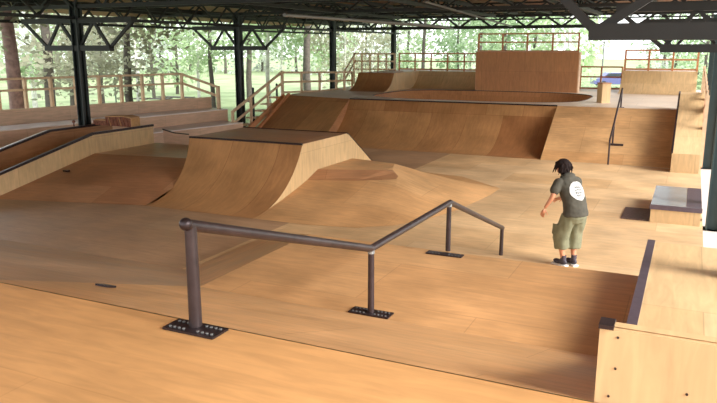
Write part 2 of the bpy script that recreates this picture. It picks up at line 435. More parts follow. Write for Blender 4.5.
tier((-15.6,15.35),(-14.42,20.9),.6,-.5,1.1,'lowest plywood bleacher step at left, nearest the ramps')
tier((-17.45,10.8),(-15.5,21.5),1.0,-.5,1.05,'middle plywood bleacher step at left')
tier((-19.6,10.8),(-16.36,21.7),1.4,-.5,.1,'topmost plywood bleacher wall at left, under the fence')

# ------------------------------------------------------------------ fences
def fence(name,label,a,b,z0a,z0b,h,n,mat='timber',rails=(1.,.62),pw=.09,cat='fence',rw=.04,rh=.07,group=None,drop=0,bottom=False):
    a=Vector((*a,z0a)); b=Vector((*b,z0b)); o=empty(name,((a+b)/2)[:],label,cat,group)
    for i in range(n):
        p=a+(b-a)*i/(n-1); MB().bar(p-Vector((0,0,drop)),p+Vector((0,0,h)),pw,pw).build('fence_post',mat,o)
    for r_ in rails:
        MB().bar(a+Vector((0,0,h*r_-.02)),b+Vector((0,0,h*r_-.02)),rw,rh).build('fence_rail',mat,o)
    return o
d=Vector((.285,.958))
fence('timber_fence','pale timber two-rail fence along the top of the left bleachers',(-20.1,10.8),(-16.93,20.72),1.4,1.4,.9,14,drop=.4)
o=empty('stair_handrail',(-16,21.75,0),'timber handrail sloping down at the end of the left bleachers','handrail')
MB().bar((-16.93,20.72,2.27),(-15.75,21.3,1.80),.05,.09).build('top_rail','timber',o)
MB().bar((-16.93,20.72,1.95),(-15.75,21.3,1.47),.05,.09).build('mid_rail','timber',o)
MB().bar((-15.75,21.3,0),(-15.75,21.3,1.84),.11,.11).build('end_post','timber',o)

# ------------------------------------------------------------------ back ramp: transition, banks, coping
BZ=1.4; BY=23.0; FY=20.65
o = empty('back_ramp',(-7,21,0),'long back quarter pipe with panelled curved face and banked ends','ramp')
qx0,qx1=-11.2,-3.84
pf=arc_profile(FY,BY,0.004,BZ,18)
sheet(MB(),pf,qx0,qx1).build('transition','trans',o,smooth=True)
MB().poly([(qx1,a,b) for a,b in pf]+[(qx1,BY,BZ),(qx1,FY+.02,0.01)]).build('transition_end','brown',o)
MB().poly([(qx1+.0,FY-.02,0.004),(XE-.05,FY-.02,.004),(XE-.05,22.4,1.08),(qx1+.0,22.4,1.08)]).poly([(qx1,22.4,1.08),(XE-.05,22.4,1.08),(XE-.05,BY,BZ),(qx1,BY,BZ)]).build('right_bank','bank',o)
MB().poly([(-14.5,21.55,.004),(qx0,FY,.004),(qx0,BY,BZ),(-14.25,23.85,BZ)]).build('left_bank','trans',o)
MB().poly([(qx0,a,b) for a,b in pf]+[(qx0,BY,BZ),(qx0,FY+.02,0.01)]).build('transition_end','brown',o)
MB().tube((qx0,BY,BZ),(qx1,BY,BZ),.026).build('coping','steel',o,smooth=True)
MB().bar((-14.5,21.5,.03),(-14.25,23.85,BZ+.03),.12,.10).build('side_board','timber_red',o)

# deck with bowl: star-shaped ring around a rounded hole
cx,cy=-7.4,26.95; ax,ay=4.05,3.05
hole=[]; N=72
outline=[(-14.25,23.85),(qx0,BY),(.35,BY),(.35,34.4),(-15.2,34.4),(-14.55,24.6)]
def hit(ang):
    dx,dy=math.cos(ang),math.sin(ang); best=None
    for i in range(len(outline)):
        (ax_,ay_),(bx_,by_)=outline[i],outline[(i+1)%len(outline)]
        ex,ey=bx_-ax_,by_-ay_; det=dx*(-ey)+ex*dy
        if abs(det)<1e-9: continue
        rx,ry=ax_-cx,ay_-cy
        t=(rx*(-ey)+ex*ry)/det; u=(dx*ry-dy*rx)/det
        if t>0 and -1e-6<=u<=1+1e-6 and (best is None or t<best): best=t
    return (cx+dx*best,cy+dy*best)
angs=[2*PI*k/N for k in range(N)]+[math.atan2(y-cy,x-cx)%(2*PI) for x,y in outline]
angs=sorted(set(angs))
def sup(ang,k=1.):
    c,s=math.cos(ang),math.sin(ang); e=2/3.4
    # radius of a superellipse in this direction
    rr=(abs(c/ax)**3.4+abs(s/ay)**3.4)**(-1/3.4)
    return (cx+c*rr*k,cy+s*rr*k)
o = empty('upper_deck',(-7,25,BZ),'glossy plywood upper deck behind the back ramp with a sunken bowl','deck')
m=MB()
for i in range(len(angs)):
    a,b=angs[i],angs[(i+1)%len(angs)]
    m.poly([(*sup(a),BZ),(*hit(a),BZ),(*hit(b),BZ),(*sup(b),BZ)])
m.build('deck_surface','slick',o)
m=MB(); rings=[(1,BZ),(.97,1.2),(.93,1.0),(.87,.82),(.79,.68),(.68,.6),(.001,.58)]
for (k0,z0),(k1,z1) in zip(rings[:-1],rings[1:]):
    for i in range(len(angs)):
        a,b=angs[i],angs[(i+1)%len(angs)]
        m.poly([(*sup(a,k0),z0),(*sup(b,k0),z0),(*sup(b,k1),z1),(*sup(a,k1),z1)])
m.build('bowl','tall',o,smooth=True)
m=MB()
for i in range(len(angs)):
    a,b=angs[i],angs[(i+1)%len(angs)]
    m.bar((*sup(a),BZ-.01),(*sup(b),BZ-.01),.03,.03)
m.build('bowl_coping','steel',o)
MB().poly([(-14.25,23.85,0),(-14.55,24.6,0),(-14.55,24.6,BZ-.02),(-14.25,23.85,BZ-.02)]).poly([(-14.55,24.6,0),(-15.2,34.4,0),(-15.2,34.4,BZ-.02),(-14.55,24.6,BZ-.02)]).build('side_panel','wall',o)

# left quarter pipe (nearer) and right quarter pipe (farther) on the upper deck
QZ=2.15
o=empty('quarter_pipe',(-12.4,28,BZ),'small curved brown quarter pipe at the back left corner of the upper deck','ramp')
pf=arc_profile(27.1,28.3,BZ+.004,QZ,12)
sheet(MB(),pf,-13.35,-11.65).build('transition','trans',o,smooth=True)
MB().poly([(-13.35,28.3,QZ),(-11.65,28.3,QZ),(-11.65,33.6,QZ),(-13.35,33.6,QZ)]).build('platform_top','slick',o)
for x in (-11.65,-13.35): MB().poly([(x,a,b) for a,b in pf]+[(x,33.6,QZ),(x,33.6,BZ)]).build('side_panel','pale',o)
o=empty('quarter_pipe',(-10,30.5,BZ),'wide pale quarter pipe behind the bowl, left of the tall block','ramp')
pf=arc_profile(30.15,31.3,BZ+.004,QZ,12)
sheet(MB(),pf,-11.64,-8.62).build('transition','pale',o,smooth=True)
MB().poly([(-11.64,31.3,QZ),(-8.62,31.3,QZ),(-8.62,33.6,QZ),(-11.64,33.6,QZ)]).build('platform_top','slick',o)
o=empty('tall_block',(-6.4,30.9,BZ),'tall plain reddish plywood block at the back centre','block')
MB().box(-8.58,-4.3,30.12,30.15,BZ,3.04).build('front_panel','tall',o)
MB().box(-4.3,-4.26,30.15,30.62,BZ,3.04).build('side_panel','timber',o)
MB().box(-8.6,-8.58,30.15,30.62,BZ,3.04).build('side_panel','timber',o)
MB().box(-8.58,-4.3,30.15,30.62,2.98,3.05).build('top_board','slick',o)
o=fence('timber_fence','reddish timber railing on top of the tall plywood block',(-8.55,30.35),(-4.36,30.35),3.05,3.05,.76,5,'timber_red',rails=(1.,.54,.06),rh=.06,pw=.07)
o=fence('timber_fence','whitish timber railing above the brown corner quarter pipe',(-15.1,31.5),(-12.95,31.5),QZ,QZ,.80,6,'timber',rails=(1.,.56,.08),rh=.07,pw=.07,drop=.7)
o=fence('timber_fence','reddish timber railing above the pale quarter pipe',(-12.75,31.6),(-8.75,31.6),QZ,QZ,.82,6,'timber_red',rails=(1.,.56,.12),rh=.06,pw=.06)
o=fence('timber_fence','pale timber fence on the back left edge of the upper deck',(-14.65,24.0),(-14.0,29.0),BZ,BZ-.13,.88,5,'timber',rails=(1.,.58,.12),rh=.08,pw=.08,drop=.2)
o=empty('stair_handrail',(-14.6,28.5,BZ),'steep timber handrail rising to the corner quarter pipe','handrail')
MB().bar((-13.7,27.6,2.2),(-14.95,31.4,2.97),.05,.07).build('top_rail','timber',o)
MB().bar((-13.7,27.6,1.85),(-14.95,31.4,2.6),.05,.07).build('mid_rail','timber',o)
MB().bar((-13.7,27.6,BZ),(-13.7,27.6,2.24),.08,.08).build('end_post','timber',o)

# stair rail beside the left end of the back ramp
o=empty('stair_handrail',(-14.9,22.4,0),'timber stair handrail climbing beside the left end of the back ramp','handrail')
A=Vector((-14.75,20.75,.98)); B=Vector((-14.75,24.2,2.28))
MB().bar(A,B,.06,.09).build('top_rail','timber',o)
MB().bar(A-Vector((0,0,.42)),B-Vector((0,0,.42)),.05,.08).build('mid_rail','timber',o)
for t in (0,.34,.68,1.):
    p=A+(B-A)*t; MB().bar((p.x,p.y,p.z-1.0),(p.x,p.y,p.z+.04),.08,.08).build('rail_post','timber',o)
MB().bar((-14.62,20.9,.0),(-14.62,24.1,1.36),.06,.2).build('stringer','timber_red',o)
o=empty('timber_steps',(-15,22.5,0),'timber steps behind the stair handrail at left','steps')
for k in range(6):
    MB().box(-15.18,-14.8,21.2+k*.5,21.75+k*.5,.16+k*.22,.21+k*.22).build('tread','timber',o)

# column box
o=empty('box_column',(-2.68,24.95,BZ),'short square plywood column standing on the upper deck','column')
rz=math.radians(38); c_,s_=math.cos(rz),math.sin(rz)
def rot(x,y): return (-2.68+x*c_-y*s_, 25.0+x*s_+y*c_)
hw=.155; K=[rot(-hw,-hw),rot(hw,-hw),rot(hw,hw),rot(-hw,hw)]
m=MB()
for k in range(4): m.poly([(*K[k],BZ),(*K[(k+1)%4],BZ),(*K[(k+1)%4],2.03),(*K[k],2.03)])
m.build('sides','pale',o)
k2=[rot(x*1.12,y*1.12) for x,y in ((-hw,-hw),(hw,-hw),(hw,hw),(-hw,hw))]
m=MB(); m.poly([(*p,2.07) for p in k2]).poly([(*p,2.03) for p in k2])
for k in range(4): m.poly([(*k2[k],2.03),(*k2[(k+1)%4],2.03),(*k2[(k+1)%4],2.07),(*k2[k],2.07)])
m.build('cap','brown',o)

# right quarter pipe
o=empty('quarter_pipe',(-1.2,31,BZ),'pale quarter pipe at the back right, under the railing','ramp')
pf=arc_profile(30.2,31.8,BZ+.004,2.27,12)
sheet(MB(),pf,-2.72,.14).build('transition','pale',o,smooth=True)
MB().poly([(-2.72,31.8,2.27),(.14,31.8,2.27),(.14,33.4,2.27),(-2.72,33.4,2.27)]).build('platform_top','slick',o)
MB().poly([(-2.72,a,b) for a,b in pf]+[(-2.72,33.4,2.27),(-2.72,33.4,BZ)]).build('side_panel','timber',o)
fence('timber_fence','reddish timber railing on the back right quarter pipe',(-2.66,32.0),(.1,32.0),2.27,2.27,.86,4,'timber_red',rails=(1.,.56,.1),rh=.07,pw=.08)
fence('timber_fence','low timber fence between the tall block and the back right quarter pipe',(-4.6,33.2),(-2.85,33.2),BZ,BZ,1.0,3,'timber_red',rails=(1.,.56,.06),rh=.07,pw=.07)

# far right hubba
hp=[(20.0,.5),(23.0,1.86),(23.5,1.9)]
o=empty('hubba_ledge',(0,20,0),'pale plywood ledge sloping up the right side of the back ramp','ledge')
MB().box(-.33,.34,19.98,20.02,0,.5).build('front_panel','pale',o)
m=MB()
for a,b in zip(hp[:-1],hp[1:]): m.poly([(-.33,*a),(.34,*a),(.34,*b),(-.33,*b)])
m.build('top_panel','pale',o)
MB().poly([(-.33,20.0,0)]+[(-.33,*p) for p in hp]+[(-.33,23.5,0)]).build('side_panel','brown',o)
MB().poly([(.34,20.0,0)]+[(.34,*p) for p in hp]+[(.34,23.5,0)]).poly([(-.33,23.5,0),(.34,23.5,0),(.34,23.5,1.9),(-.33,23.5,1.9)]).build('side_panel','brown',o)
m=MB()
for a,b in zip(hp[:-1],hp[1:]): m.bar((-.33,a[0],a[1]),(-.33,b[0],b[1]),.05,.05)
m.build('coping','steel',o)
o=fence('timber_fence','tall timber fence seen end-on along the right edge of the upper deck',(.395,21.2),(.38,33.4),.9,BZ,1.05,9,'timber',rails=(1.,.6,.2),pw=.09,drop=.9)

# far rail on the bank
X2=-1.95
o=empty('hand_rail',(X2,21.5,0),'thin dark steel rail climbing the right bank of the back ramp','rail')
MB().tube((X2,20.56,.68),(X2,23.2,1.98),.028).build('rail_bar','rail',o,smooth=True)
MB().ball((X2,20.56,.68),.03).build('elbow','rail',o,smooth=True)
bz=lambda y:(y-20.63)*1.08/1.77
for y in (20.56,21.4,23.15):
    z0=0 if y<20.6 else (bz(y) if y<23 else BZ); z1=.68+(y-20.56)*1.3/2.64
    MB().tube((X2,y,z0),(X2,y,z1),.026).build('rail_post','rail',o,smooth=True)
    if y==21.4: MB().box(X2-.06,X2+.3,y-.06,y+.03,z0-.03,z0+.03).build('base_plate','steel',o)
    elif y>23: MB().box(X2-.1,X2+.1,y-.05,y+.05,BZ,BZ+.015).build('base_plate','steel',o)

# grind box
o=empty('grind_box',(-.07,15,0),'low plywood grind box topped with shiny sheet metal at right','box')
MB().box(-.50,.35,13.92,16.0,0,.31).build('box_sides','pale',o)
MB().box(-.51,.36,13.96,16.02,.31,.33).build('top_sheet','plate',o)
MB().box(-.52,.37,13.90,13.95,.25,.335).build('front_lip','platelip',o)
MB().box(.1,.36,14.0,16.0,.330,.334).build('scuffed_strip','platelip',o)
o=MB().box(-1.02,-.52,13.95,15.0,0.002,.02).build('dark_patch','mesh')  # thin dark speckled patch beside the box
tag(o,'dark speckled patch on the floor left of the metal-topped grind box','sheet')

# ------------------------------------------------------------------ columns with capitals
def column(x,y,cap,label,mat,w=.24,group=None,zb=-.5):
    o=empty('steel_column',(x,y,zb),label,'column',group)
    h=w/2
    m=MB(); m.box(x-h,x-h+.03,y-h,y+h,zb,4.42).box(x+h-.03,x+h,y-h,y+h,zb,4.42).box(x-h,x+h,y-.03,y+.03,zb,4.42); m.build('post',mat,o)
    MB().box(x-h-.06,x+h+.06,y-h-.06,y+h+.06,zb,zb+.04).build('base_plate',mat,o)
    if cap:
        dz=.15 if y<8 else 0; hw_=1.5 if y<8 else 1.2
        MB().box(x-hw_,x+hw_,y-.09,y+.09,3.12+dz,3.27+dz).build('bottom_chord','truss',o)
        MB().box(x-2.02,x+2.02,y-.09,y+.09,3.86,4.0).build('top_chord','truss',o)
        for s in (-1,1):
            for a,b in (((2.0,3.9),(hw_-.05,3.2+dz)),((hw_-.05,3.2+dz),(.62,3.9)),((.62,3.9),(.05,3.2))):
                MB().bar((x+s*a[0],y,a[1]),(x+s*b[0],y,b[1]),.06,.08).build('strut','truss',o)
    return o
LX,RX2=-15.33,.585
LY=(14.5,22.1,29.7,37.1)
nm=('nearest dark steel column on the left, behind the left ledges','dark steel column just right of the bleachers with a truss bracket on top','dark steel column behind the back left fence, third in the left row','farthest dark steel column, rising behind the whitish railing')
for i,y in enumerate(LY): column(LX,y,i<2,nm[i],'post',.24,zb=-.5)
nm=('steel column just outside the right edge carrying the lowest bracket','slate green steel column at the right edge, nearest in view','slate green steel column right of the sloping far ledge','slate green steel column at the far right back')
for i,y in enumerate((7.0,14.5,22.1,29.7)): column(RX2,y,i<3,nm[i],'postR',.25,zb=-.2)

# ------------------------------------------------------------------ trusses
def truss(name,a,b,z0,z1,n,label,group,extra=True,ch=.09):
    a=Vector((*a,0));b=Vector((*b,0)); o=empty(name,(a.x,a.y,z0),label,'truss',group)
    up=Vector((0,0,1))
    MB().bar(a+up*z0,b+up*z0,.12,ch).build('bottom_chord','truss',o)
    MB().bar(a+up*z1,b+up*z1,.12,ch).build('top_chord','truss',o)
    m=MB(); wb=.10 if a.y>37 and b.y>37 else .05
    for k in range(n):
        p=a+(b-a)*k/n; q=a+(b-a)*(k+.5)/n; r_=a+(b-a)*(k+1)/n
        m.bar(p+up*z1,q+up*z0,wb,wb); m.bar(q+up*z0,r_+up*z1,wb,wb)
    m.build('web','truss',o)
    return o
rows=((14.5,4.3,4.75),(22.1,4.42,4.78),(29.7,4.5,4.78),(37.1,4.26,4.86))
nr=('nearest','second','third','farthest')
for (y,z0,z1),q in zip(rows,nr):
    truss('roof_truss',(-19.5,y),(3.5,y),z0,z1,13 if y>37 else 20,q+' black steel roof truss crossing the picture from left to right','crossing roof trusses',ch=.17 if y>37 else .1)
for y in (18.3,25.9,33.4):
    truss('roof_joist',(-19.5,y),(3.5,y),4.50,4.78,22,'light black lattice joist under the roof between the crossing trusses','crossing lattice joists',ch=.06)
for x,z0,lab in ((LX,4.0,'black lattice girder running back along the left column row'),(-11.3,4.42,'black lattice girder running back above the launch ramp'),(-7.3,4.42,'black lattice girder running back under the middle of the roof'),(-3.3,4.42,'black lattice girder running back above the right bank'),(-19.2,4.0,'black lattice girder along the left eave')):
    truss('roof_girder',(x,8),(x,38 if x<-15 else 28),z0,4.66,20,lab,'girders running back')
for k,x in enumerate([-18.5+1.55*i for i in range(15)]):
    o=MB().box(x-.05,x+.05,6.2,37.4,4.70 if x>-16.4 else 4.42,4.82 if x>-16.4 else 4.56).build('purlin','truss')
    rebase(o,(x,22,4.7)); tag(o,'dark purlin under the roof boards running towards the back','purlin','purlins under the roof')
for a,b,lab in (((-7,11.6,3.80),(-7,20.8,3.84),'grey light-catching beam chord hanging under the trusses above the centre left'),((-7,19.2,4.47),(-7,29.6,4.08),'grey light-catching beam chord sloping down under the trusses above the pale quarter pipe'),((-9.5,20.5,4.0),(-9.5,29.6,4.03),'grey light-catching beam chord under the trusses above the corner quarter pipe')):
    o=MB().tube(a,b,.032).build('lit_chord','pipe',smooth=True); rebase(o,a); tag(o,lab,'pipe')  # beam chords drawn as tubes, caught light painted in as grey

# ------------------------------------------------------------------ trees
def leaf_cloud(name,mat,R,H,n,leaf,seed,nc=34,sq=1.):
    rnd=random.Random(seed); v=[];f=[]
    cs=[]
    for i in range(nc):
        t=rnd.uniform(-1,1); a=rnd.uniform(0,2*PI); rr=R*math.sqrt(max(0,1-t*t))*rnd.uniform(.35,1)
        cs.append((rr*math.cos(a),rr*math.sin(a),t*H,rnd.uniform(.16,.34)*R))
    for i in range(n):
        c=rnd.choice(cs); p=Vector((c[0]+rnd.gauss(0,c[3]),c[1]+rnd.gauss(0,c[3]),c[2]+rnd.gauss(0,c[3]*.75)))
        a=Vector((rnd.gauss(0,1),rnd.gauss(0,1),rnd.gauss(0,.6))).normalized(); b=a.orthogonal().normalized()
        b=(Matrix.Rotation(rnd.uniform(0,6.28),3,a)@b); s=leaf*rnd.uniform(.6,1.3); w_=s*.55
        k=len(v); v+= [tuple(p-a*s),tuple(p+b*w_),tuple(p+a*s),tuple(p-b*w_)]; f.append((k,k+1,k+2,k+3))
    me=bpy.data.meshes.new(name); me.from_pydata(v,[],f); me.materials.append(M[mat]); return me
CL={
 'A':[leaf_cloud('foliageA%d'%i,'leafA',2.6,3.4,1500,.17,i) for i in range(2)],
 'B':[leaf_cloud('foliageB%d'%i,'leafB',2.6,3.2,1700,.16,i+5) for i in range(2)],
 'D':[leaf_cloud('foliageD%d'%i,'leafD',2.8,3.2,2000,.17,i+9) for i in range(2)],
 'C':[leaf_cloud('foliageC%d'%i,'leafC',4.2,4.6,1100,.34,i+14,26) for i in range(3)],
}
def tree(px_dir,dist,h,r,kind,bark,label,lean=0.,cz=None,cs=1.,group='trees beyond the park',name='tree'):
    """px_dir: bearing in degrees left of the +y axis"""
    x=-dist*math.sin(math.radians(px_dir)); y=dist*math.cos(math.radians(px_dir))
    o=empty(name,(x,y,-.5),label,'tree',group)
    m=MB(); n=6; pts=[Vector((x+lean*h*(k/n)+.08*math.sin(k*1.7+x),y,-.5+h*k/n)) for k in range(n+1)]
    for k in range(n): m.tube(pts[k],pts[k+1],r*(1-.6*k/n),r*(1-.6*(k+1)/n),n=9)
    m.build('trunk',bark,o,smooth=True)
    rnd=random.Random(int(x*77+y))
    m=MB()
    for k in range(6):
        t=rnd.uniform(.42,.95); p=pts[0].lerp(pts[-1],t); a=rnd.uniform(0,2*PI); L=rnd.uniform(1.2,2.4)
        m.tube(p,p+Vector((math.cos(a)*L,math.sin(a)*L,L*.6)),r*.28,.02,n=6)
    m.build('branches',bark,o)
    me=rnd.choice(CL[kind]); c=bpy.data.objects.new('crown',me); COL.objects.link(c); c.parent=o
    c.location=(lean*h*.8,0,cz if cz is not None else h*.8); c.rotation_euler=(0,0,rnd.uniform(0,6.28)); c.scale=(cs,cs,cs*rnd.uniform(.9,1.2))
    return o
yawd=math.degrees(yaw)
def bear(px): return yawd-math.degrees(math.atan((px-358.5)/f_px*.98))
T=[ # px, distance, height, trunk radius, kind, bark, lean, crown centre, crown scale, look
 (10,25,10,.26,'B','bark',.015,8.6,1.0,'thick purplish pine trunk at the far left behind the fence'),
 (30,48,12,.16,'A','birch',0,6.0,1.0,'thin pale birch right of the thick pine trunk'),
 (47,36,11,.26,'B','barkdark',0,6.6,1.15,'grey brown tree with drooping olive crown at left, left of the nearest left column'),
 (70,44,11,.2,'B','barkdark',0,5.0,1.0,'brown tree with low olive crown behind the nearest left column'),
 (100,40,10,.13,'B','barkdark',0,5.4,1.0,'slim dark tree under the first truss bracket'),
 (127,33,10,.19,'B','barkdark',.01,5.2,.95,'dark tree with reddish olive crown right of the nearest left column'),
 (135,38,11,.08,'A','birch',0,7.5,.8,'thin white birch beside the dark tree behind the bleachers'),
 (151,55,14,.13,'A','barkdark',0,9,1.0,'tall slim straight trunk behind the middle of the bleacher fence'),
 (176,60,13,.14,'A','barkdark',0,6.5,1.3,'fresh green tree behind the right part of the bleacher fence'),
 (198,45,12,.1,'A','birch',0,5.6,.9,'white birch behind the right end of the bleacher fence'),
 (211,40,9,.14,'A','barkdark',0,6.2,.9,'dark trunked green tree left of the second left column'),
 (249,50,10,.22,'A','barkdark',0,7.4,1.0,'dark trunk right of the second left column'),
 (268,42,12,.14,'A','birch',.005,7.6,.9,'bright white birch trunk above the stair handrail'),
 (281,52,12,.08,'D','birch',.01,6.0,.9,'thin pale birch between the white birch and the broad dark trunk'),
 (307,46,12,.28,'A','barkdark',.01,9.0,1.0,'broad dark trunk behind the back left fence'),
 (321,56,12,.08,'A','birch',.03,6.6,1.,'thin leaning pale trunk right of the broad dark trunk'),
 (346,50,11,.09,'B','birch',-.02,5.4,1.,'pale slim tree between the third and fourth left columns'),
 (372,60,11,.1,'B','birch',.01,5.6,1.2,'loose olive tree left of the farthest left column'),
 (408,62,11,.12,'A','barkdark',0,5.6,1.0,'green tree right of the farthest left column'),
 (424,48,12,.14,'D','barkdark',0,9.2,.7,'dark slim trunk standing in the bright gap left of centre'),
 (458,60,11,.12,'D','barkdark',0,5.0,1.0,'dense green tree behind the pale quarter pipe railing'),
 (479,46,9,.16,'D','barkdark',.03,6.2,.8,'dark leaning trunk at the left end of the tall block'),
 (505,52,11,.15,'A','barkdark',0,5.2,1.15,'green tree behind the left half of the tall block railing'),
 (535,56,11,.15,'D','barkdark',0,5.4,1.25,'dense green tree behind the middle of the tall block railing'),
 (568,50,10,.14,'A','birch',0,5.6,1.05,'fresh green tree behind the right end of the tall block railing'),
 (676,80,9,.15,'D','barkdark',0,4.6,1.3,'small dense tree behind the back right railing'),
 (707,60,9,.15,'A','barkdark',0,4.6,1.2,'green tree behind the right columns'),
]
for (px,dist,h,r_,k,bk,ln,cz,cs,lab) in T: tree(bear(px),dist,h,r_,k,bk,lab,ln,cz,cs)
rn=random.Random(4)
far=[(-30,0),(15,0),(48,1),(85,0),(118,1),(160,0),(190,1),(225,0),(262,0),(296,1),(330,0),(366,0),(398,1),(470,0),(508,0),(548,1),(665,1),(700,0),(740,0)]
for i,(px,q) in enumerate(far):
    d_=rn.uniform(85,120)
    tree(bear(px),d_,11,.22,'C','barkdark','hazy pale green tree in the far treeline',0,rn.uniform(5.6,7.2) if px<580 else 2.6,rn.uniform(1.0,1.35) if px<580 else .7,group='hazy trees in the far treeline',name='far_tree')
# shrubs at back right
for i,px in enumerate((588,606,632,655)):
    x=-48*math.sin(math.radians(bear(px))); y=48*math.cos(math.radians(bear(px)))
    c=bpy.data.objects.new('shrub',CL['A'][i%2]); COL.objects.link(c); c.location=(x,y,.2); c.scale=(.42,.42,.2); c.rotation_euler=(0,0,i)
    tag(c,'low green shrub beyond the low back fence','shrub','low shrubs beyond the low back fence')

# ------------------------------------------------------------------ distant things
def at(px,dist): b=math.radians(bear(px)); return Vector((-dist*math.sin(b),dist*math.cos(b),-.5))
def car(px,dist,mat,label,L=4.3,van=False):
    c=at(px,dist); o=empty('parked_car' if not van else 'parked_van',c[:],label,'car' if not van else 'van')
    a=math.radians(20); 
    prof=[(-L/2,.35),(-L/2,.85),(-L*.34,.95),(-L*.2,1.42),(L*.16,1.42),(L*.3,.95),(L/2,.8),(L/2,.35)] if not van else [(-L/2,.35),(-L/2,1.9),(L*.3,2.0),(L*.42,1.2),(L/2,1.0),(L/2,.35)]
    b=MB(); b.prism([(p[0],p[1]) for p in prof],-.85,.85,axis='y'); ob=b.build('body',mat); ob.parent=o; 
    w_=[(-L*.31,.96),(-L*.19,1.36),(L*.14,1.36),(L*.26,.96)] if not van else [(L*.12,1.2),(L*.12,1.75),(L*.28,1.8),(L*.37,1.2)]
    for y in (-.86,.86):
        k=MB().poly([(p[0],y,p[1]) for p in w_]).build('side_window','glass'); k.parent=o
        for x in (-L*.3,L*.3):
            k=MB().tube((x,y-.08,.33),(x,y+.08,.33),.33,n=18).build('wheel','tyre'); k.parent=o
    o.rotation_euler=(0,0,a)
    return o
car(617,72,'blue','blue violet car parked beyond the low back fence')
o=empty('light_pole',at(603,44)[:],'thin grey pole standing beyond the short plywood column','pole')
p=at(603,44); MB().tube(p,p+Vector((0,0,4.0)),.04).build('pole','pipe',o); MB().ball(p+Vector((0,0,4.03)),.07).build('finial','pipe',o)
# picnic bench, bin, low benches on the grass
def bench(px,dist,label,rz,mat='timber',L=1.8,group=None):
    c=at(px,dist); o=empty('picnic_table',c[:],label,'table',group); o.rotation_euler=(0,0,rz)
    def part(mb,n):
        k=mb.build(n,mat); k.parent=o
    part(MB().box(-L/2,L/2,-.38,.38,.72,.77),'table_top')
    for s in (-1,1):
        part(MB().box(-L/2,L/2,s*.72-.13,s*.72+.13,.43,.47),'seat_board')
        part(MB().bar((s*L*.35,-.75,0),(s*L*.35,-.2,.72),.06,.08).bar((s*L*.35,.75,0),(s*L*.35,.2,.72),.06,.08).bar((s*L*.35,-.8,.41),(s*L*.35,.8,.41),.05,.07),'leg_frame')
    return o
bench(243,25.5,'timber picnic table behind the foot of the stair handrail',.5)
bench(150,44,'grey picnic table on the grass behind the bleacher fence, the left one',.3,'barkdark',2.2)
bench(173,45,'grey picnic table on the grass behind the bleacher fence, the right one',.1,'barkdark',2.4)
p=at(113,34); o=empty('litter_bin',p[:],'blue grey tapered bin with a thin pole behind the bleacher fence','bin')
MB().tube(p,p+Vector((0,0,.95)),.32,.24).build('bin_body','bin',o,smooth=True); MB().tube(p+Vector((0,0,.95)),p+Vector((0,0,2.4)),.03).build('pole','bin',o)
p=at(28,26); o=empty('ground_post',p[:],'short dark post on the grass beside the thick pine trunk','post'); MB().tube(p,p+Vector((0,0,1.3)),.06).build('stake','barkdark',o); MB().ball(p+Vector((0,0,1.3)),.07).build('knob','barkdark',o)
for px,dd in ((252,27),(276,30)):
    p=at(px,dd); o=empty('metal_stake',p[:],'thin black stake behind the stair handrail, '+('nearer the dark column' if px==252 else 'nearer the upper deck'),'post'); MB().tube(p,p+Vector((0,0,2.2)),.045).build('stake','post',o); MB().ball(p+Vector((0,0,2.2)),.05).build('cap','post',o)

# ------------------------------------------------------------------ people
def skin_mesh(name, verts, edges, radii, sub=2):
    me=bpy.data.meshes.new(name); me.from_pydata(verts,edges,[]); ob=bpy.data.objects.new(name,me); COL.objects.link(ob)
    mod=ob.modifiers.new('s','SKIN'); me_sk=me.skin_vertices[0].data
    for i,r_ in enumerate(radii):
        me_sk[i].radius=(r_,r_) if not isinstance(r_,tuple) else r_
    me_sk[0].use_root=True
    mod.use_smooth_shade=True
    s2=ob.modifiers.new('u','SUBSURF'); s2.levels=sub; s2.render_levels=sub
    dg=bpy.context.evaluated_depsgraph_get(); dg.update()
    res=bpy.data.meshes.new_from_object(ob.evaluated_get(dg)); bpy.data.objects.remove(ob); return res
def join_remesh(name, meshes, voxel, smooth_it=2):
    bm=bmesh.new()
    for m_ in meshes: bm.from_mesh(m_)
    me=bpy.data.meshes.new(name); bm.to_mesh(me); bm.free(); ob=bpy.data.objects.new(name,me); COL.objects.link(ob)
    r_=ob.modifiers.new('r','REMESH'); r_.mode='VOXEL'; r_.voxel_size=voxel; r_.use_smooth_shade=True
    s_=ob.modifiers.new('s','SMOOTH'); s_.factor=.5; s_.iterations=smooth_it
    dg=bpy.context.evaluated_depsgraph_get(); dg.update()
    res=bpy.data.meshes.new_from_object(ob.evaluated_get(dg)); bpy.data.objects.remove(ob)
    for p in res.polygons: p.use_smooth=True
    return res
def raw(mb):
    me=bpy.data.meshes.new('raw'); me.from_pydata([tuple(p) for p in mb.v],[],mb.f)
    bm=bmesh.new(); bm.from_mesh(me); bmesh.ops.remove_doubles(bm,verts=bm.verts,dist=1e-5); bmesh.ops.recalc_face_normals(bm,faces=bm.faces); bm.to_mesh(me); bm.free(); return me

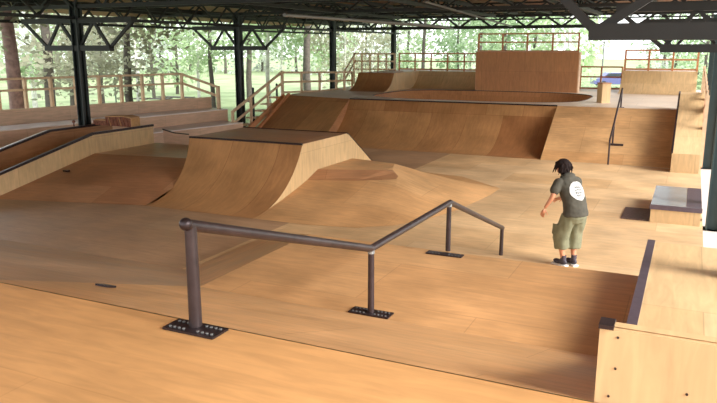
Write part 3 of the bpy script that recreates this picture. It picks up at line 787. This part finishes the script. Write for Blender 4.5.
# local frame of the skater: +y is the way he faces, +x his right, z up; feet at z=0
def chain(pts, rad):
    return pts,[(i,i+1) for i in range(len(pts)-1)],rad
def loft(rings, n=20, closed=True):
    """rings: (centre, rx, ry, tilt about x)"""
    mb=MB(); R=[]
    for (c,rx,ry,ti) in rings:
        c=Vector(c); R.append([c+Matrix.Rotation(ti,3,'X')@Vector((rx*math.cos(2*PI*k/n),ry*math.sin(2*PI*k/n),0)) for k in range(n)])
    for a,b in zip(R[:-1],R[1:]):
        for k in range(n): mb.poly([a[k],a[(k+1)%n],b[(k+1)%n],b[k]])
    if closed: mb.poly(R[0][::-1]); mb.poly(R[-1])
    return mb
def hand(wrist, d, side, palm_n):
    """five curled fingers; d = direction from wrist, palm_n = palm normal"""
    w=Vector(wrist); d=Vector(d).normalized(); n_=Vector(palm_n).normalized(); s=d.cross(n_).normalized()*side
    out=[]
    pc=w+d*.045
    v,e,r_=chain([w,w+d*.03,w+d*.085],[(.02,.014),(.036,.016),(.036,.013)])
    m_=MB(); m_.ball(tuple(w+d*.05),.03,10)
    out.append(skin_mesh('p',[tuple(x) for x in v],e,r_,1)); out.append(raw(m_))
    for i,(off,L) in enumerate(((.028,.075),(.010,.085),(-.010,.08),(-.028,.062))):
        b=w+d*.082+s*off
        p1=b+d*L*.45+n_*.006; p2=p1+(d*.8+n_*.55).normalized()*L*.33; p3=p2+(d*.45+n_*.9).normalized()*L*.26
        out.append(skin_mesh('f',[tuple(x) for x in (w+d*.05+s*off*.8,b,p1,p2,p3)],[(0,1),(1,2),(2,3),(3,4)],[.010,.0095,.009,.0085,.0075],1))
    t0=w+d*.03+s*.03; t1=t0+(d*.6+s*.8).normalized()*.04; t2=t1+(d*.9+s*.3+n_*.3).normalized()*.032
    out.append(skin_mesh('t',[tuple(x) for x in (w+d*.02+s*.01,t0,t1,t2)],[(0,1),(1,2),(2,3)],[.013,.012,.0105,.009],1))
    return out

def figure(o):
    # joints (lean forward, knees slightly bent)
    pelvis=Vector((0,-.13,.86)); waist=Vector((0,-.10,.99)); chest=Vector((0,.02,1.19)); neck0=Vector((0,.10,1.345)); neck1=Vector((0,.14,1.405))
    head=Vector((0,.185,1.485))
    hipL=Vector((-.10,-.13,.82)); kneeL=Vector((-.11,.03,.47)); ankL=Vector((-.085,-.04,.09)); 
    hipR=Vector((.10,-.13,.82)); kneeR=Vector((.11,-.02,.46)); ankR=Vector((.075,-.10,.09))
    shL=Vector((-.19,.06,1.305)); elL=Vector((-.31,.03,1.09)); wrL=Vector((-.37,.12,.90))
    shR=Vector((.19,.06,1.305)); elR=Vector((.25,.10,1.08)); wrR=Vector((.16,.30,.98))
    V=[pelvis,waist,chest,neck0,neck1,head, hipL,kneeL,ankL, hipR,kneeR,ankR, shL,elL,wrL, shR,elR,wrR,
       hipL.lerp(kneeL,.5),kneeL.lerp(ankL,.3),hipR.lerp(kneeR,.5),kneeR.lerp(ankR,.3),elL.lerp(wrL,.3),elR.lerp(wrR,.3)]
    E=[(0,1),(1,2),(2,3),(3,4),(4,5),(0,6),(6,18),(18,7),(7,19),(19,8),(0,9),(9,20),(20,10),(10,21),(21,11),(2,12),(12,13),(13,22),(22,14),(2,15),(15,16),(16,23),(23,17)]
    R=[(.15,.11),(.135,.10),(.16,.11),.06,.052,.06,.085,.052,.036,.085,.052,.036,.058,.04,.024,.058,.04,.024,.072,.056,.072,.056,.036,.036]
    parts=[skin_mesh('b',[tuple(v) for v in V],E,R,2)]
    # head: skull, jaw, nose, ears, brow, lips
    hd=MB(); hd.ball(tuple(head+Vector((0,-.008,.02))),(.074,.093,.098),16); hd.ball(tuple(head+Vector((0,.03,-.045))),(.052,.058,.06),12)
    hd.ball(tuple(head+Vector((0,.098,-.012))),(.013,.02,.022),8); hd.ball(tuple(head+Vector((0,.078,-.05))),(.024,.014,.012),8)
    hd.ball(tuple(head+Vector((0,.075,.03))),(.05,.016,.012),8)
    for s in (-1,1): hd.ball(tuple(head+Vector((s*.076,-.005,-.005))),(.012,.02,.03),8)
    parts.append(raw(hd))
    parts+=hand(wrL,(-.15,.25,-.95),1,(.9,.3,.1)); parts+=hand(wrR,(-.45,.75,-.35),-1,(-.5,-.4,-.6))
    body=join_remesh('body',parts,.0075,2); body.materials.append(M['skin'])
    b=bpy.data.objects.new('body',body); COL.objects.link(b); b.parent=o
    for s in (-1,1):
        e=MB().ball((s*.028,.27,1.497),.009,8).build('eye','white',smooth=True); e.parent=o
        e2=MB().ball((s*.028,.2785,1.497),.0045,6).build('pupil','hair'); e2.parent=e
    # hair: messy shoulder-length mop from locks
    hm=[]; hb=MB(); hb.ball(tuple(head+Vector((0,-.025,.045))),(.098,.112,.094),16); hb.ball(tuple(head+Vector((0,-.06,-.03))),(.092,.07,.105),14); hm.append(raw(hb))
    rn=random.Random(3)
    for i in range(80):
        a=rn.uniform(-.25*PI,1.25*PI); el=rn.uniform(-.1,1.3)
        dirv=Vector((math.cos(a)*math.cos(el),-math.sin(a)*math.cos(el)*1.0,math.sin(el)))
        p=head+Vector((0,-.02,.03))+Vector((dirv.x*.085,dirv.y*.098,dirv.z*.09))
        q=p+Vector((dirv.x*.03,dirv.y*.03,dirv.z*.018-.02)); r2=q+Vector((dirv.x*.03+rn.uniform(-.02,.02),dirv.y*.03+rn.uniform(-.02,.02),-.05-rn.uniform(0,.05)))
        hm.append(raw(MB().tube(p,q,.022,.018,n=7).ball(q,.019,6).tube(q,r2,.017,.006,n=7)))
    h=join_remesh('hair',hm,.008,1); h.materials.append(M['hair']); ho=bpy.data.objects.new('hair',h); COL.objects.link(ho); ho.parent=o
    # shirt: hooded, short sleeved, loose, hem to the hips
    sm=[raw(loft([((0,-.155,.80),.205,.155,-.10),((0,-.145,.84),.212,.162,-.12),((0,-.13,.92),.20,.155,-.15),((0,-.10,1.02),.192,.148,-.25),((0,-.045,1.13),.198,.148,-.38),((0,.012,1.24),.205,.140,-.42),((0,.055,1.305),.195,.118,-.45),((0,.085,1.355),.12,.088,-.45),((0,.11,1.39),.082,.074,-.45)],26))]
    for s_,e_ in ((shL,elL),(shR,elR)):
        v,e,r_=chain([tuple(s_.lerp(chest,.35)),tuple(s_),tuple(s_.lerp(e_,.45)),tuple(s_.lerp(e_,.92))],[.085,.088,.082,.080]); sm.append(skin_mesh('s',v,e,r_,2))
    hood=MB(); hood.ball((0,.035,1.375),(.105,.075,.05),14); hood.ball((0,.01,1.345),(.085,.06,.045),12); sm.append(raw(hood))
    sh=join_remesh('shirt',sm,.011,3)
    for v in sh.vertices:
        k=noise.noise(v.co*9)*.010+noise.noise(v.co*22)*.004
        v.co+=Vector(v.normal)*k
    sh.materials.append(M['shirt']); so=bpy.data.objects.new('shirt',sh); COL.objects.link(so); so.parent=o
    # print on the back: decal projected on the shirt surface
    from mathutils.bvhtree import BVHTree
    bm=bmesh.new(); bm.from_mesh(sh); bv=BVHTree.FromBMesh(bm); bm.free()
    def onback(x,z,off):
        h_=bv.ray_cast(Vector((x,-.6,z)),Vector((0,1,0))); 
        return (h_[0]+h_[1]*off) if h_[0] is not None else Vector((x,-.2,z))
    cxp,czp=-.015,1.18
    def disc(rx,rz,cx_,cz_,off,wob,seed,n=28,rg=5):
        mb=MB(); rn=random.Random(seed); W=[1+wob*rn.uniform(-1,1) for _ in range(n)]
        P=lambda i,k: onback(cx_+rx*i/rg*W[k%n]*math.cos(2*PI*k/n),cz_+rz*i/rg*W[k%n]*math.sin(2*PI*k/n),off)
        for i in range(rg):
            for k in range(n):
                mb.poly([P(i,k),P(i+1,k),P(i+1,k+1),P(i,k+1)] if i else [P(0,0),P(1,k),P(1,k+1)])
        return mb
    pr=disc(.125,.13,cxp,czp,.006,.05,2).build('back_print','print',weld=False); pr.parent=so
    # ink strokes: ring of small dashes and a few glyph like strokes, illegible in the photograph
    ink=MB(); rn=random.Random(8)
    def stroke(x0_,z0_,x1_,z1_,w_=.009):
        n=4; 
        for i in range(n):
            a=(x0_+(x1_-x0_)*i/n,z0_+(z1_-z0_)*i/n); b=(x0_+(x1_-x0_)*(i+1)/n,z0_+(z1_-z0_)*(i+1)/n)
            dx,dz=b[0]-a[0],b[1]-a[1]; l=math.hypot(dx,dz) or 1; nx,nz=-dz/l*w_,dx/l*w_
            ink.poly([onback(a[0]+nx,a[1]+nz,.009),onback(b[0]+nx,b[1]+nz,.009),onback(b[0]-nx,b[1]-nz,.009),onback(a[0]-nx,a[1]-nz,.009)])
    for row,zz in enumerate((.055,.018,-.022,-.058)):
        x_=-.065+abs(zz)*.3
        while x_<.062-abs(zz)*.3:
            w_=rn.uniform(.012,.024); 
            stroke(cxp+x_,czp+zz+rn.uniform(-.01,.01),cxp+x_+w_,czp+zz+rn.uniform(-.014,.014)); 
            if rn.random()<.6: stroke(cxp+x_+w_*.5,czp+zz-.012,cxp+x_+w_*.6,czp+zz+.012,.004)
            x_+=w_+.008
    k=ink.build('print_lettering','inkdark',weld=False); k.parent=pr
    # shorts: baggy, past the knee
    pm=[raw(loft([((0,-.13,.95),.155,.12,-.1),((0,-.14,.86),.175,.14,-.1),((0,-.14,.78),.185,.15,0),((0,-.12,.70),.16,.13,0)],24))]
    for hp_,kn,an,sx in ((hipL,kneeL,ankL,-1),(hipR,kneeR,ankR,1)):
        low=kn.lerp(an,.5)
        pm.append(raw(loft([(tuple(hp_+Vector((0,0,.02))),.10,.125,0),(tuple(hp_.lerp(kn,.4)),.108,.13,.1),(tuple(hp_.lerp(kn,.8)+Vector((sx*.005,0,0))),.112,.128,.1),(tuple(kn+Vector((0,-.015,-.04))),.112,.122,0),(tuple(low),.102,.112,-.1),(tuple(low-Vector((0,0,.012))),.09,.10,-.1)],20)))
        pk=MB().box(kn.x+sx*.095-.015,kn.x+sx*.095+.015,kn.y-.07,kn.y+.06,.50,.66); pm.append(raw(pk))
    pt=join_remesh('shorts',pm,.011,3)
    for v in pt.vertices: v.co+=Vector(v.normal)*(noise.noise(Vector((v.co.x*14,v.co.y*14,v.co.z*5)))*.014)
    pt.materials.append(M['shorts']); po=bpy.data.objects.new('shorts',pt); COL.objects.link(po); po.parent=o
    # shoes
    for an,rz_,zz in ((ankL,.1,0.),(ankR,-.15,.0)):
        s0=MB(); s0.ball((0,.09,.045),(.046,.075,.038),12); s0.ball((0,-.01,.055),(.043,.075,.05),12); s0.ball((0,-.015,.095),(.043,.05,.035),10)
        me=join_remesh('shoe',[raw(s0)],.008,2); me.materials.append(M['shoe']); k=bpy.data.objects.new('shoe',me); COL.objects.link(k); k.parent=o
        k.location=(an.x,an.y+.02,zz+.012); k.rotation_euler=(0,0,rz_)
        so2=MB(); so2.prism([(-.085,0.0),(.17,0.0),(.178,.02),(-.09,.026)],-.044,.044); k2=so2.build('sole','white'); k2.parent=k; k2.location=(0,0,-.012)
        k3=MB().tube((0,-.02,.10),(0,-.025,.16),.042,.04).build('sock','cloth_dark',smooth=True); k3.parent=k
o=empty('person',(-1.50,10.50,.002),'person with dark curly hair in a dark shirt with white back print and olive shorts','person')
figure(o)
o.rotation_euler=(0,0,math.radians(54)); o.scale=(.985,.985,.985)

# seated person far behind the stair rail
def seated(o):
    V=[(0,0,.46),(0,-.02,.62),(0,-.02,.85),(0,0,.98),(0,.02,1.1),(-.09,.02,.46),(-.12,.42,.48),(-.12,.5,.06),(.09,.02,.46),(.14,.4,.5),(.16,.44,.06),(-.17,0,.9),(-.22,.12,.66),(-.1,.32,.56),(.17,0,.9),(.22,.12,.66),(.1,.32,.56)]
    E=[(0,1),(1,2),(2,3),(3,4),(0,5),(5,6),(6,7),(0,8),(8,9),(9,10),(2,11),(11,12),(12,13),(2,14),(14,15),(15,16)]
    R=[.12,.11,.13,.05,.06,.085,.06,.035,.085,.06,.035,.055,.04,.028,.055,.04,.028]
    hd=MB().ball((0,.03,1.17),(.075,.09,.11),12).ball((0,.12,1.16),(.014,.018,.02),6)
    me=join_remesh('body',[skin_mesh('q',V,E,R,2),raw(hd)],.014,1); me.materials.append(M['skin']); b=bpy.data.objects.new('body',me); COL.objects.link(b); b.parent=o
    me=join_remesh('shirt',[skin_mesh('q',[V[0],V[1],V[2],(0,-.01,.94),V[11],(-.21,.09,.72),V[14],(.21,.09,.72)],[(0,1),(1,2),(2,3),(2,4),(4,5),(2,6),(6,7)],[.14,.135,.15,.08,.075,.06,.075,.06],2)],.015,1); me.materials.append(M['cloth_blue']); b=bpy.data.objects.new('shirt',me); COL.objects.link(b); b.parent=o
    me=join_remesh('shorts',[skin_mesh('q',[V[0],V[5],(-.12,.36,.48),V[8],(.13,.34,.5)],[(0,1),(1,2),(0,3),(3,4)],[.14,.105,.085,.105,.085],2)],.015,1); me.materials.append(M['cloth_dark']); b=bpy.data.objects.new('shorts',me); COL.objects.link(b); b.parent=o
    b=MB().ball((0,.0,1.2),(.088,.095,.1),12).build('hair','hair',smooth=True); b.parent=o
    for x,y in ((-.12,.55),(.16,.5)):
        b=MB().ball((x,y,.04),(.045,.12,.05),10).build('shoe','white',smooth=True); b.parent=o
p=at(267,28.0)
o=empty('garden_bench',(p.x,p.y,-.5),'low timber bench behind the stair handrail','bench')
MB().box(p.x-.7,p.x+.7,p.y-.2,p.y+.2,-.12,-.06).build('seat_board','timber',o)
for s in (-.6,.6): MB().box(p.x+s-.04,p.x+s+.04,p.y-.18,p.y+.18,-.5,-.12).build('leg','timber',o)
o=empty('person',(p.x,p.y,-.5),'person in light blue top and dark shorts sitting behind the stair handrail','person')
seated(o); o.rotation_euler=(0,0,math.radians(200))

# ------------------------------------------------------------------ light
w=bpy.data.worlds.new('world'); scene.world=w; w.use_nodes=True; nt=w.node_tree; bg=nt.nodes['Background']
tc=nt.nodes.new('ShaderNodeTexCoord'); sx=nt.nodes.new('ShaderNodeSeparateXYZ'); nt.links.new(tc.outputs['Generated'],sx.inputs[0])
rp=nt.nodes.new('ShaderNodeValToRGB'); rp.color_ramp.elements[0].position=.0; rp.color_ramp.elements[0].color=(.95,.98,.96,1)
rp.color_ramp.elements[1].position=.7; rp.color_ramp.elements[1].color=(.80,.88,1,1)
nt.links.new(sx.outputs['Z'],rp.inputs['Fac']); nt.links.new(rp.outputs['Color'],bg.inputs['Color']); bg.inputs['Strength'].default_value=2.5
def sun(name,strength,angle,vec,col):
    l=bpy.data.lights.new(name,'SUN'); l.energy=strength; l.angle=math.radians(angle); l.color=col
    ob=bpy.data.objects.new(name,l); COL.objects.link(ob); ob.rotation_euler=Vector(vec).to_track_quat('-Z','Y').to_euler(); return ob
sun('soft_daylight',7.5,35,(-.80,.10,-.46),(1,.96,.92))

scene.view_settings.view_transform='Standard'
scene.view_settings.look='None'
scene.view_settings.exposure=.1
scene.view_settings.gamma=1.1
